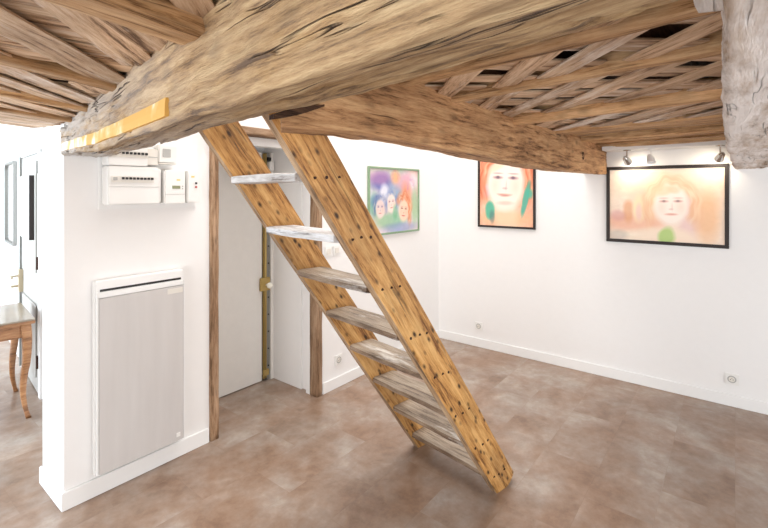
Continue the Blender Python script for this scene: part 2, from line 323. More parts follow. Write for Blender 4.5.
# baseboards
S('baseboard_right', M['white'], XR-.014, XR, YF, YB, 0, .088, bev=.003)
S('baseboard_back', M['white'], 2.462, XR-.014, YB-.014, YB, 0, .088, bev=.003)
bm = bmesh.new(); box(bm, .751, 1.545, YH-.016, YH, 0, .092, bev=.003); struct(obj('baseboard_heater', bm, M['white']))
bm = bmesh.new(); box(bm, .751, .765, YH, 3.0, 0, .092, bev=.003); struct(obj('baseboard_left', bm, M['white']))
bm = bmesh.new(); box(bm, 0.02, 4.2, 0, .016, 0, .09, bev=.003); struct(obj('baseboard_passage', bm, M['white'], mw=FM))
# posts and lintel framing the recess
def wpost(name, x0, x1, y0, y1, z0, z1, seed, vertical=True, mat='post'):
    if vertical:
        mw = Matrix.Translation((x0, y0, z0)) @ Matrix.Rotation(-math.pi/2, 4, 'Y')      # local x up, local z toward -X... 
        bmx = timber(name, M[mat], mw, z1-z0, lambda x: (0, y1-y0, -(x1-x0), 0), 60, 5, 0.002, 0.004, 0.002, seed)
    else:
        mw = Matrix.Translation((x0, y0, z0)); bmx = timber(name, M[mat], mw, x1-x0, lambda x: (0, y1-y0, 0, z1-z0), 40, 5, 0.002, 0.004, 0.002, seed)
    return struct(bmx)
wpost('trim_1', 1.553, 1.612, YH-.018, YH+.09, 0, 1.985, 3)
wpost('trim_2', 2.398, 2.454, YB-.012, YB+.075, 0, 1.985, 5)
wpost('trim_3', 1.55, 2.47, YB+.02, YB+.14, 1.985, 2.04, 8, vertical=False)
S('trim_4', M['white'], 1.612, 2.42, YH+.02, YH+.10, 1.925, 1.985, bev=.004)

# ---------------------------------------------------------------- plank door in the recess
door = bpy.data.objects.new('door_1', None); C.objects.link(door); door.location = (1.615, 3.13, 0); struct(door)
B('door_leaf', M['door'], door, 0, .70, 0, .04, .006, 1.93, bev=.003)
B('door_frame', M['steel'], door, .745, .775, -.006, .04, 0, 1.93, bev=.002)
B('closing_strip', M['door'], door, .775, .805, -.02, .04, 0, 1.93, bev=.002)
bm = bmesh.new(); cyl(bm, (.722, -.018, .03), (.722, -.018, 1.92), .010, seg=12)
bolt = obj('bolt_rod', bm, M['brass'], door, smooth=True)
B('bolt_backplate', M['brass'], door, .705, .742, -.004, 0, .02, 1.92)
B('lock_case', M['brass'], door, .668, .762, -.03, -.004, .765, .875, bev=.004)
bm = bmesh.new(); cyl(bm, (.722, -.03, .815), (.722, -.06, .815), .010, seg=12); bmesh.ops.create_uvsphere(bm, u_segments=20, v_segments=12, radius=.026, matrix=Matrix.Translation((.722, -.075, .815)))
obj('door_knob', bm, M['porcelain'], door, smooth=True)
B('bolt_keeper', M['brass'], door, .70, .752, -.028, -.004, .05, .10, bev=.003)
B('bolt_keeper', M['plastic'], door, .742, .79, -.05, -.006, 1.78, 1.85, bev=.004)
B('bolt_keeper', M['black'], door, .742, .775, -.028, -.006, 1.86, 1.89, bev=.003)
for k in range(12):
    bm = bmesh.new(); cyl(bm, (.76, -.006, .12+k*.145), (.76, -.010, .12+k*.145), .007, seg=10); obj('screw', bm, M['black'], door)

# ---------------------------------------------------------------- main beam (askew, from pillar to overhead)
TH0 = Vector((.314+SK*YH, YH, 0))                 # left face foot at the pillar
d1 = Vector((-SK, -1, 0)).normalized()
bmw = frame(TH0, d1)                               # local y = to the right (+X side)
W1 = 0.205
def sect1(x):
    zl = 1.782 - 0.032*min(1, x/0.9); ztop = 1.925
    def fn(x, u, v):
        if v < -0.5:                               # underside: hewn step and deep shake along it
            t = (u+1)/2; f = max(0, min(1, (x-.9)/.5))
            up = 0.032*t*min(1, x/.9)
            te = .36+.05*math.sin(x*3.1)+.02*noise.noise(Vector((x*9, 2, 2)))
            k = max(0, min(1, (t-te)/.05))*max(0, 1-max(0, t-te-.05)/(.34+.1*noise.noise(Vector((x*4, 5, 5)))))*f*0.05*(0.75+0.6*noise.noise(Vector((x*3, 1, 1))))
            return (up+k)*(-v-0.5)*2
        return 0
    return (0, W1, zl, 2.03, fn)
crk = lambda x: 0.040 if x < 1.3 else 0.020
beam1 = timber('ceiling_beam', M['beam'], bmw, 4.3, sect1, 680, 34, 0.006, 0.009, crk, 2)
tag(beam1, 'thickest rough oak beam crossing the ceiling from the white pillar to overhead, with a yellow strip', 'beam')
# yellow strip stuck on its left face
bm = bmesh.new(); n = 90; rows = []
def sur(x, z): return -.0075-noise.noise(Vector(((x)*1.7+2, 0, z*5)))*.009
for i in range(n+1):
    x = .05+1.65*i/n; f = i/n
    zm = 1.818-.034*min(1, f/.55)+noise.noise(Vector((x*5, 9, 0)))*.003; hw = .0185+.002*f; wb = .006*(1-f)
    zt = zm+hw+noise.noise(Vector((x*16, 0, 0)))*wb; zb = zm-hw+noise.noise(Vector((x*14, 4, 0)))*wb
    rows.append([bm.verts.new((x, sur(x, zb), zb)), bm.verts.new((x, sur(x, zm)-.001, zm)), bm.verts.new((x, sur(x, zt), zt)), bm.verts.new((x, .015, zt)), bm.verts.new((x, .015, zb))])
for i in range(n):
    for k in range(5): bm.faces.new((rows[i][k], rows[i][(k+1) % 5], rows[i+1][(k+1) % 5], rows[i+1][k]))
bm.faces.new(rows[0]); bm.faces.new(rows[-1])
ys = obj('plaster_strip', bm, M['yellow']); ys.parent = beam1; ys.location = (0, 0, 0); ys['label'] = 'golden yellow strip wearing to white at its left end'

# ---------------------------------------------------------------- tie beam to the right wall
def sect2(x):
    X = .70+x
    pts = [(.7, 1.758), (1.0, 1.775), (1.4, 1.772), (1.9, 1.755), (2.6, 1.735), (3.4, 1.735), (4.22, 1.748)]
    zb = 1.75
    for (a, b) in zip(pts, pts[1:]):
        if a[0] <= X <= b[0]: t = (X-a[0])/(b[0]-a[0]); zb = a[1]*(1-t)+b[1]*t
    zt = 2.045
    def fn(x, u, v):
        if v < -0.5: return 0.014*((u+1)/2)*(-v-.5)*2
        return 0
    return (0, .19, zb, zt, fn)
beam2 = timber('tie_beam', M['beam_tie'], Matrix.Translation((.70, .87, 0)), XR-.70-.002, sect2, 460, 24, 0.0045, 0.010, 0.010, 11)
for v in beam2.data.vertices:                       # its hidden end is cut askew against the main beam
    if v.co.x < .5: v.co.x += max(0, v.co.y/.19)*.15*(1-v.co.x/.5)
tag(beam2, 'brown oak beam running from the ladder top to the right wall beside the wide painting', 'beam')
bm = bmesh.new(); n = 14; rows = []
for i in range(n+1):
    f = i/n; h = .006*math.sin(math.pi*min(1, .15+f*.9))+.003; zc = .052*f; w_ = noise.noise(Vector((f*4, 2, 2)))*.002
    rows.append([bm.verts.new((f*.165, -.006, zc-h+w_)), bm.verts.new((f*.165, .012, zc-h+w_)), bm.verts.new((f*.165, .012, zc+h)), bm.verts.new((f*.165, -.006, zc+h))])
for i in range(n):
    for k in range(4): bm.faces.new((rows[i][k], rows[i][(k+1) % 4], rows[i+1][(k+1) % 4], rows[i+1][k]))
bm.faces.new(rows[0]); bm.faces.new(rows[-1])
wd = obj('wooden_wedge', bm, M['dark_deck'], None, Matrix.Translation((.665, .860, 1.776)))
tag(wd, 'thin dark wedge between the thick main beam and the top of the ladder', 'wedge')
bm = bmesh.new()
for k in range(12):
    a = (k/12)*6.283; bmesh.ops.create_uvsphere(bm, u_segments=8, v_segments=6, radius=.006, matrix=Matrix.Translation((2.75+.028*math.cos(a)*(.6+.5*random.random()), -.001, 1.86+.024*math.sin(a))))
kn = obj('knot', bm, M['nail'], beam2); kn.location = (0, 0.004, 0)

# ---------------------------------------------------------------- pale beam at the right edge
def sect3(x):
    X = XR-.002-x
    w = 0.165+0.10*min(1, max(0, (x-.25)/.9))
    zb = 1.778 if x > .55 else 1.778-.012
    yo = 0
    for (a, b) in zip([(.5, .008), (1.2, .018), (2.2, .030), (3.2, .022), (4.3, 0)], [(1.2, .018), (2.2, .030), (3.2, .022), (4.3, 0)]):
        if a[0] <= X <= b[0]: yo = a[1]+(b[1]-a[1])*(X-a[0])/(b[0]-a[0])
    return (-yo, w, zb, 2.03)
beam3 = timber('wall_beam', M['beam_pale'], frame((XR-.002, 0, 0), (-1, 0, 0)), 3.72, sect3, 380, 24, 0.006, 0.006, 0.007, 23)
blk = timber('beam_block', M['beam_pale'], frame((.587, .034, 0), (-1, 0, 0)), .18, lambda x: (0, .34, 1.79, 1.93), 40, 14, .004, .006, .004, 5)
tag(blk, 'short pale timber block at the top right corner, under the thick main beam', 'block')
tag(beam3, 'whitewashed cracked beam ending at the right wall, right of the wide painting', 'beam')

# ---------------------------------------------------------------- ceilings, joists, laths
# deck above laths
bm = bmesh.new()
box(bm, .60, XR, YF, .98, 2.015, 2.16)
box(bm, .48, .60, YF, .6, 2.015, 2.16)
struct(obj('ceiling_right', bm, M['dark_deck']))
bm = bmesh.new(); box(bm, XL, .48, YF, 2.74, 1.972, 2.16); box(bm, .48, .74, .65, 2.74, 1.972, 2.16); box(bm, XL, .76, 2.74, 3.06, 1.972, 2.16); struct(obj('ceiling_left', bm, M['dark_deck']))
# upper storey walls round the stair hatch
bm = bmesh.new(); box(bm, .45, .70, .98, YB+.09, 2.16, ZT); box(bm, .45, XR, .80, .98, 2.16, ZT); struct(obj('wall_upper', bm, M['wall']))
bm = bmesh.new(); box(bm, XL, .765, 2.99, 3.07, 2.16, 2.6); struct(obj('wall_above', bm, M['wall']))

def rx(X, Y): return X+SK*(Y-.45)
# joists of the right ceiling (parallel to the main beam)
jr = [(.86, .05, 1.955), (1.14, .055, 1.95), (1.49, .05, 1.952), (2.10, .06, 1.935), (2.75, .045, 1.958), (3.35, .045, 1.958), (3.95, .045, 1.958)]
lab = ['joist beside the thick main beam in the right ceiling', 'second joist right of the main beam, toward the wide painting', 'third joist from the main beam in the right ceiling',
       'dark-sided joist in the middle of the right ceiling', 'joist behind the middle one in the right ceiling', 'last but one joist before the right wall', 'joist nearest the wide painting on the right wall']
for k, (X, w, z) in enumerate(jr):
    y0, y1 = -.02, .90
    o = timber('ceiling_joist', M['joist'], frame((rx(X, y0), y0, 0), (SK, 1, 0)), (y1-y0)*1.0135, (lambda x, w=w, z=z: (-w/2, w/2, z, 2.017)), 60, 6, 0.002, 0.006, 0.002, 30+k)
    tag(o, lab[k], 'joist', 'joists of the right ceiling')
# laths woven between them
def bay(X0, X1, name_group, seed, sp=.15, w=.088, y0=-.02, y1=.90, a=(.95, 1.0)):
    """flat laths crossing diagonally both ways between two joists, in two layers"""
    rnd = random.Random(seed); w0 = X1-X0
    for s in (1, -1):
        an = a[0] if s > 0 else a[1]; step = sp*math.sqrt(1+an*an)/an*1.0; yc = y0-w0/an/2+rnd.uniform(0, step)
        k = 0
        while yc < y1+w0/an/2:
            wd_ = w*rnd.uniform(.75, 1.25); aa = an*rnd.uniform(.88, 1.12); pts = []
            for t in (X0, X1):
                y = yc+s*(t-(X0+X1)/2)/aa; x = t
                if y < y0: x = t+s*(y0-y)*aa; y = y0
                if y > y1: x = t+s*(y1-y)*aa; y = y1
                pts.append((x, y))
            if X0-.001 <= min(p[0] for p in pts) and max(p[0] for p in pts) <= X1+.001 and abs(pts[0][0]-pts[1][0]) > .07:
                zz = 1.966 if s > 0 else 1.975
                o = board('lath', M['lath'], (rx(*pts[0]), pts[0][1]), (rx(*pts[1]), pts[1][1]), wd_, .006, zz+rnd.uniform(0, .003), seed*13+k+50*(s > 0), .006, tilt=rnd.uniform(-.05, .05))
                tag(o, 'thin riven oak lath woven '+name_group, 'lath', 'laths woven '+name_group)
            yc += step*rnd.uniform(.8, 1.3); k += 1
bay(.60, .845, 'between the main beam and its nearest joist, right ceiling', 2, .16)
bay(.875, 1.12, 'between the two joists nearest the main beam, right ceiling', 3)
bay(1.16, 1.47, 'between the second and third joists of the right ceiling', 4)
bay(1.51, 2.075, 'between the third and the dark-sided joist of the right ceiling', 5, .155, .098)
bay(2.125, 2.735, 'just beyond the dark-sided joist of the right ceiling', 6, .155, .098)
# plain boards toward the right wall
k = 0; X = 2.80
while X < 4.25:
    w = random.uniform(.09, .14)
    if not any(abs(X-j[0]) < .05 for j in jr):
        o = board('ceiling_board', M['joist'], (min(rx(X, -.02), XR-w/2), -.02), (min(rx(X, .9), XR-w/2-.002), .9), w, .012, 1.972+random.uniform(0, .016), 100+k, .004, tilt=random.uniform(-.04, .04))
        tag(o, 'flat ceiling board beside the right wall, running parallel to the joists', 'board', 'flat ceiling boards beside the right wall')
    X += w+.012; k += 1

# left ceiling: joists and laths running up to the main beam
def face_x(Y): return .308+SK*Y            # left face of the main beam
LD = Vector((.935, .353, 0)).normalized()
def to_face(y_at_face, back, d=LD, over=.03):
    p = Vector((face_x(y_at_face)+over, y_at_face, 0)); return p-d*back, p
d_a = Vector((.991, .13, 0)).normalized()
lj = [(.83, .10, 1.893, 1.3, d_a, 'golden square-edged joist meeting the main beam overhead at the top left'),
      (1.52, .06, 1.914, 1.6, LD, 'joist meeting the main beam left of the golden square-edged joist'),
      (1.99, .05, 1.914, 1.6, LD, 'middle joist of the left ceiling, above the yellow strip'),
      (2.36, .055, 1.912, 1.6, LD, 'joist meeting the main beam just before the white pillar')]
for k, (yf, w, z, L, d, lb) in enumerate(lj):
    a, b = to_face(yf, L, d)
    mw = frame((a.x, a.y, 0), (b-a)); o = timber('ceiling_joist', M['joist'], mw, (b-a).length, (lambda x, w=w, z=z: (-w/2, w/2, z, 1.974)), 90, 6, 0.0015, 0.006, 0.002, 50+k)
    tag(o, lb, 'joist', 'joists of the left ceiling')
def lbay(y0, y1, grp, seed, wd=.085, sp=.13, dirs=(.50, -.70), ulen=1.15):
    rnd = random.Random(seed); PD = Vector((-LD.y, LD.x, 0)); H0 = (y1-y0)*LD.x
    o0 = Vector((face_x(y0), y0, 0)); n = 0
    for layer, ta in enumerate(dirs):
        step = sp*math.sqrt(1+ta*ta)/abs(ta); span = H0/abs(ta); u = -span/2+rnd.uniform(0, step*.5)
        while u < ulen:
            t_ = ta*rnd.uniform(.85, 1.15); w = wd*rnd.uniform(.75, 1.25); ends = []
            for v in (0, H0):
                uu = u-(v-H0/2)/t_; q = o0-LD*uu+PD*v; ends.append(q)
            a, b = ends; d = b-a
            # cut the end that would run into the beam
            f = lambda q: q.x-(face_x(q.y)+.01)
            if f(a) > 0 and f(b) > 0: u += step; continue
            if f(a) > 0: a = a+d*(f(a)/(f(a)-f(b)))
            elif f(b) > 0: b = b-d*(f(b)/(f(b)-f(a)))
            if (b-a).length > .07:
                o = board('lath', M['lath'], (a.x, a.y), (b.x, b.y), w, .006, (1.922 if layer == 0 else 1.933)+rnd.uniform(0, .003), seed*17+n, .006, tilt=rnd.uniform(-.05, .05))
                tag(o, 'thin riven oak lath '+grp, 'lath', 'laths '+grp)
            u += step*rnd.uniform(.8, 1.25); n += 1
lbay(.30, .77, 'above the golden joist at the top left, nearer the camera', 21, .09)
lbay(.89, 1.49, 'between the golden joist and the next joist of the left ceiling', 22, .10, .125)
lbay(1.55, 1.965, 'between the second and the middle joist of the left ceiling', 23, .085, .11)
lbay(2.015, 2.335, 'between the middle joist and the one before the pillar', 24, .075, .10)
for k, (yf, w, xe) in enumerate([(2.47, .10, .70), (2.60, .11, .72), (2.74, .12, .74), (2.865, .11, .745), (2.985, .11, .75)]):
    b_ = Vector((xe, yf, 0)); a = b_-LD*1.7
    o = board('ceiling_board', M['lath'], (a.x, a.y), (b_.x, b_.y), w, .014, 1.925+.006*k, 200+k, .005)
    tag(o, ['first grey board left of the pillar top, next to the last joist', 'second grey board left of the pillar top', 'third grey board left of the pillar top', 'fourth grey board, next to the open edge of the left ceiling', 'outermost grey board at the open edge of the left ceiling'][k], 'board', 'grey boards by the pillar')

# ---------------------------------------------------------------- ladder
lad = thing('wooden_ladder', 'steep open wooden ladder with eight steps rising from the brown floor to the ceiling beams', 'ladder', (2.225, .986, 0), rz=math.atan2(EX.y, EX.x))
SL = 1.395; SW = .197; ST = .048; WID = .570
def stringer(y0, seed):
    ang = math.atan(SL); L = 2.0/math.sin(ang)
    # local frame of the board: x up the slope, y thickness, z across the face
    ux = Vector((-math.cos(ang), 0, math.sin(ang))); bm = bmesh.new()
    per = SW*math.sin(ang); nx = 90; nz = 8; rings = []
    zc = Vector((0, 0, 1))
    m = Matrix.Translation((0, y0, 0)) @ Matrix(((-math.cos(ang), 0, math.sin(ang), 0), (0, 1, 0, 0), (math.sin(ang), 0, math.cos(ang), 0), (0, 0, 0, 1)))
    def cs(x):
        t = []
        for j in range(nz+1): t.append((0, per*j/nz))
        for j in range(nz+1): t.append((ST, per*(1-j/nz)))
        return t
    for i in range(nx+1):
        ring = []
        for (y, z) in cs(0):
            x = L*i/nx
            if i == 0: x = max(0, min(z/math.tan(ang), .05) if True else 0)      # foot sits on the floor; back corner sawn off
            w = noise.noise(Vector((x*2+seed, z*3, y*3)))*.004; 
            e = .003 if (z < .001 or z > per-.001) else 0
            yy = y+(-1 if y < ST/2 else 1)*(noise.noise(Vector((x*9+seed, z*40, 0)))*.0012-(e))
            wear = -.006*max(0, 1-x/.12)*(1 if y < .01 else -1)
            ring.append(bm.verts.new((x if i else -min(z, .09)/math.tan(ang)+max(0, z-.09)*.12, yy-wear*.5, z+w)))
        rings.append(ring)
    n = len(rings[0])
    for i in range(nx):
        for k in range(n): bm.faces.new((rings[i][k], rings[i][(k+1) % n], rings[i+1][(k+1) % n], rings[i+1][k]))
    bm.faces.new(rings[0]); bm.faces.new(rings[-1])
    o = obj('stringer', bm, M['pine'], smooth=False); o.parent = lad; o.matrix_local = m
    o.data.materials.append(M['pine_edge'])
    for p in o.data.polygons:
        if abs(p.normal.z) > .7: p.material_index = 1
    return o
stringer(0, 1); stringer(WID, 9)
zs = [1.668, 1.437, 1.216, .985, .772, .548, .335, .118]
for k, z in enumerate(zs):
    xf = -z/SL - .014 + .036*k/7
    depth = .165 if k else .15; th = .034 if k < 2 else .030
    bm = bmesh.new(); ny = 24; nx = 8; grid = {}
    y0, y1 = ST-.004, WID+.004
    sag = random.uniform(-.004, .004)
    for j in range(ny+1):
        for i in range(nx+1):
            y = y0+(y1-y0)*j/ny; x = xf+depth*i/nx
            if i == 0: x += .004+noise.noise(Vector((y*9, k*3, 0)))*.005
            dz = noise.noise(Vector((x*20, y*7, k)))*.002+sag*math.sin(math.pi*j/ny)
            grid[(j, i, 1)] = bm.verts.new((x, y, z+dz-(.004 if i in (0, nx) else 0))); grid[(j, i, 0)] = bm.verts.new((x, y, z-th+dz+(.003 if i in (0, nx) else 0)))
    for j in range(ny):
        for i in range(nx):
            for s in (0, 1): bm.faces.new((grid[(j, i, s)], grid[(j+1, i, s)], grid[(j+1, i+1, s)], grid[(j, i+1, s)]))
        for i in (0, nx): bm.faces.new((grid[(j, i, 0)], grid[(j+1, i, 0)], grid[(j+1, i, 1)], grid[(j, i, 1)]))
    for j in (0, ny):
        for i in range(nx): bm.faces.new((grid[(j, i, 0)], grid[(j, i+1, 0)], grid[(j, i+1, 1)], grid[(j, i, 1)]))
    # re-express so the grain axis (x) runs along the step
    for v in bm.verts: v.co = Vector((v.co.y, -v.co.x, v.co.z))
    o = obj('step', bm, M['tread_white'] if k < 2 else M['tread']); o.parent = lad; o.rotation_euler = (0, 0, math.pi/2)
    if k < 2: o['label'] = 'step with worn white paint'
    else:
        o.data.materials.append(M['tread_edge_shade'])
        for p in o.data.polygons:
            if abs(p.normal.z) < .6: p.material_index = 1  # upright faces get the shade colour, the top stays lighter
    for q in range(3):
        bm = bmesh.new(); nxp = -z/SL+.045+q*.052+random.uniform(-.008, .008)
        cyl(bm, (nxp, .0035, z-th/2+random.uniform(-.006, .006)), (nxp, -.0015, z-th/2), .0065, seg=10); nl = obj('nail', bm, M['nail']); nl.parent = lad

# ---------------------------------------------------------------- heater
ht = thing('wall_heater', 'tall flat radiant heater with grey ribbed front, on the white pillar', 'heater', (.885, YH-.004, .118))
ht.location.x = .90; ht.scale.x = .955
B('casing', M['white'], ht, -.012, .484, -.045, 0, 0, 1.015, bev=.005)
B('front_panel', M['grille'], ht, .0, .472, -.062, -.045, .012, .925, bev=.003)
B('side_rail', M['white'], ht, .473, .482, -.060, -.045, .01, .955, bev=.002)
B('side_rail', M['white'], ht, -.010, -.001, -.060, -.045, .01, .955, bev=.002)
B('top_lip', M['white'], ht, -.001, .473, -.058, -.045, .928, .952, bev=.002)
B('vent_slot', M['black'], ht, .01, .462, -.0475, -.044, .958, .970)
B('badge', M['plastic'], ht, .425, .45, -.0645, -.062, .035, .06, bev=.001)
B('control_panel', M['plastic2'], ht, .37, .465, -.0635, -.062, .885, .915, bev=.001)

# ---------------------------------------------------------------- electrics
def breaker_strip(parent, x0, x1, z, n, yf, main=False):
    h = .034
    st = B('breaker_strip', M['plastic2'], parent, x0, x1, yf-.004, yf, z-h/2, z+h/2)
    step = (x1-x0-.05)/n
    for k in range(n):
        B('breaker_switch', M['black'], parent, x0+.052+k*step, x0+.052+k*step+step*.62, yf-.013, yf-.004, z-.001, z+.011, bev=.001)
    B('breaker_switch', M['grey'], parent, x0+.012, x0+.03, yf-.010, yf-.004, z-.006, z+.010, bev=.001)
mb = tag(B('mounting_board', M['white'], None, .915, 1.465, YH-.014, YH, 1.505, 1.87, bev=.003), 'white board on the pillar behind the fuse boxes and meter', 'board')
eb = thing('fuse_box', 'larger white fuse box with one row of black breakers, below the other', 'fuse box', (.93, YH-.014, 1.53))
B('body', M['plastic'], eb, 0, .265, -.085, 0, 0, .205, bev=.006)
B('cover', M['plastic'], eb, .262, .288, -.055, 0, .004, .2, bev=.005)
breaker_strip(eb, .012, .23, .135, 9, -.085)
B('lid_edge', M['grey'], eb, .005, .26, -.0865, -.085, .094, .0955)
eb2 = thing('fuse_box', 'upper fuse box with a row of breakers, partly hidden by the main beam', 'fuse box', (.93, YH-.014, 1.738))
B('body', M['plastic'], eb2, 0, .20, -.085, 0, 0, .115, bev=.005)
breaker_strip(eb2, .012, .20, .062, 7, -.085)
B('side_module', M['plastic2'], eb2, .20, .262, -.07, 0, .01, .10, bev=.004)
B('seam', M['grey'], eb2, .205, .258, -.0715, -.07, .052, .056)
js = thing('junction_box', 'small white box with a grey square window, top right of the fuse boxes', 'junction box', (1.205, YH-.014, 1.768))
B('body', M['plastic'], js, 0, .105, -.05, 0, 0, .10, bev=.004)
B('window', M['grey'], js, .022, .068, -.052, -.05, .03, .078, bev=.002)
B('base_lip', M['plastic2'], js, -.004, .10, -.055, -.0, -.010, -.003)
mt = thing('electric_meter', 'white electricity meter with a small olive display, right of the fuse box', 'meter', (1.225, YH-.014, 1.528))
B('body', M['plastic'], mt, 0, .125, -.075, 0, 0, .195, bev=.006)
B('display', M['lcd'], mt, .045, .092, -.077, -.075, .088, .106)
B('label', M['yellowlabel'], mt, .072, .092, -.0765, -.075, .135, .144)
for k in range(2): B('button', M['grey'], mt, .103, .110, -.078, -.075, .085+k*.014, .092+k*.014)
B('cover_seam', M['grey'], mt, .006, .119, -.0765, -.075, .055, .057)
sw = thing('main_switch', 'narrow white circuit breaker with black and red switches, right of the meter', 'circuit breaker', (1.365, YH-.014, 1.532))
B('body', M['plastic'], sw, 0, .085, -.065, 0, 0, .19, bev=.006)
B('switch', M['black'], sw, .050, .060, -.072, -.065, .112, .124)
B('switch', M['red'], sw, .050, .060, -.071, -.065, .090, .100)
B('label', M['yellowlabel'], sw, .026, .045, -.0665, -.065, .152, .162)

# ---------------------------------------------------------------- sockets and switches
def socket(loc, rz, label):
    t = thing('wall_socket', label, 'socket', loc, rz=rz)          # local -y faces the room
    B('plate', M['plastic'], t, -.041, .041, -.010, 0, -.041, .041, bev=.002)
    bm = bmesh.new(); cyl(bm, (0, -.012, 0), (0, -.008, 0), .026, .028, seg=28); obj('socket_ring', bm, M['grey'], t)
    bm = bmesh.new(); cyl(bm, (0, -.0125, 0), (0, -.012, 0), .019, seg=24); obj('socket_well', bm, M['plastic2'], t)
    for s in (-.008, .008):
        bm = bmesh.new(); cyl(bm, (s, -.0135, -.002), (s, -.0125, -.002), .0028, seg=8); obj('pin_hole', bm, M['black'], t)
    bm = bmesh.new(); cyl(bm, (0, -.018, .009), (0, -.0125, .009), .0025, seg=8); obj('earth_pin', bm, M['chrome'], t)
socket((XR-.001, 2.077, .213), -math.pi/2, 'white wall socket low on the right wall, below the portrait half covered by the beam')
socket((XR-.001, .02, .202), -math.pi/2, 'white wall socket low on the right wall, nearest the right edge')
socket((2.64, YB-.001, .222), 0, 'white wall socket low beside the brown post, behind the ladder')
def switch(loc, label):
    t = thing('light_switch', label, 'switch', loc)
    B('plate', M['plastic'], t, -.039, .039, -.008, 0, -.039, .039, bev=.003); B('rocker', M['plastic2'], t, -.022, .022, -.013, -.008, -.022, .022, bev=.002)
switch((2.525, YB-.001, 1.12), 'left one of two white light switches behind the ladder')
switch((2.618, YB-.001, 1.12), 'right one of two white light switches behind the ladder')

# ---------------------------------------------------------------- paintings
def art(parent, w, h, paint, nx=150):
    ny = int(nx*h/w); verts = []; faces = []
    for j in range(ny+1):
        for i in range(nx+1): verts.append((w*i/nx, 0, h*j/ny))
    for j in range(ny):
        for i in range(nx): a = j*(nx+1)+i; faces.append((a, a+1, a+nx+2, a+nx+1))
    me = bpy.data.meshes.new('print'); me.from_pydata(verts, [], faces); ca = me.color_attributes.new('art', 'FLOAT_COLOR', 'POINT')
    asp = w/h
    for j in range(ny+1):
        for i in range(nx+1):
            c = paint(i/nx, j/ny, asp); ca.data[j*(nx+1)+i].color = lin(tuple(max(0, min(255, v)) for v in c))
    me.materials.append(M['art']); o = bpy.data.objects.new('print', me); C.objects.link(o); o.parent = parent; return o
def mixc(a, b, t): t = max(0, min(1, t)); return tuple(a[k]*(1-t)+b[k]*t for k in range(3))
def blob(c, u, v, cu, cv, ru, rv, col, amt=1.0, soft=.35, wob=.12, rot=0):
    du, dv = u-cu, v-cv
    if rot: du, dv = du*math.cos(rot)+dv*math.sin(rot), -du*math.sin(rot)+dv*math.cos(rot)
    d = math.hypot(du/ru, dv/rv)+noise.noise(Vector((u*9+cu*7, v*9, cv*5)))*wob
    t = 1-max(0, min(1, (d-(1-soft))/(2*soft))); return mixc(c, col, t*amt)
def wash(u, v, seed, cols, sc=3.0):
    a = noise.noise(Vector((u*sc+seed, v*sc, 0)))*.5+.5; b = noise.noise(Vector((u*sc, v*sc+seed, 5)))*.5+.5
    c = mixc(mixc(cols[0], cols[1], a*1.4-.2), mixc(cols[2], cols[3], a*1.4-.2), b*1.6-.3)
    f = noise.fractal(Vector((u*18, v*18, seed)), 1, 2, 3)*9; return tuple(k+f for k in c)
def face(c, u, v, cu, cv, r, skin, line, tilt=0.0, lips=(220, 130, 110), smile=.0, hair=None, amt=.9):
    """a loosely brushed face: oval, brows, closed or open eyes, nose shade, mouth"""
    c = blob(c, u, v, cu, cv, r*.74, r, skin, amt, .16, .04, tilt)
    x, y = (u-cu)/r, (v-cv)/r; x, y = x*math.cos(tilt)+y*math.sin(tilt), -x*math.sin(tilt)+y*math.cos(tilt)
    def e(c, ex, ey, rx_, ry, col, a, soft=.5): return blob(c, x, y, ex, ey, rx_, ry, col, a, soft, .03)
    c = e(c, .42, -.1, .2, .3, mixc(skin, (236, 150, 120), .5), .4, .8); c = e(c, -.40, -.1, .16, .26, mixc(skin, (236, 150, 120), .5), .35, .8)
    for s in (-1, 1):
        c = e(c, s*.30, .20, .17, .055, line, .75); c = e(c, s*.30, .21, .06, .05, mixc(line, (50, 50, 70), .5), .7); c = e(c, s*.31, .36, .19, .03, line, .45)
    c = e(c, .05, -.10, .03, .20, line, .22); c = e(c, .0, -.20, .10, .04, line, .35)
    c = e(c, .0, -.46+smile*x*x, .24, .055, lips, .8); c = e(c, 0, -.46+smile*x*x, .22, .014, line, .5)
    return c
def hair(c, x, y, cx, cy, r0, r1, col, amt=.8, a0=-.6, a1=3.8, seed=1, asp=.8):
    """brushed strands fanning round a head; x,y in picture heights"""
    dx, dy = (x-cx)/asp, (y-cy)*(1.0 if y > cy else .72); d = math.hypot(dx, dy); an = math.atan2(dy, dx)
    if an < -1.57: an += 6.283
    d += noise.noise(Vector((an*2.5, seed, 0)))*.05
    t = max(0, min(1, (d-r0)/.04))*max(0, min(1, (r1-d)/.09))*max(0, min(1, (an-a0)/.35))*max(0, min(1, (a1-an)/.35))
    st = .6+.9*noise.noise(Vector((an*1.6, d*22, seed)))+.6*noise.noise(Vector((an*3, d*60, seed)))
    return mixc(c, mixc(col, (255, 226, 190), max(0, min(1, 1-st))*.75), t*amt)
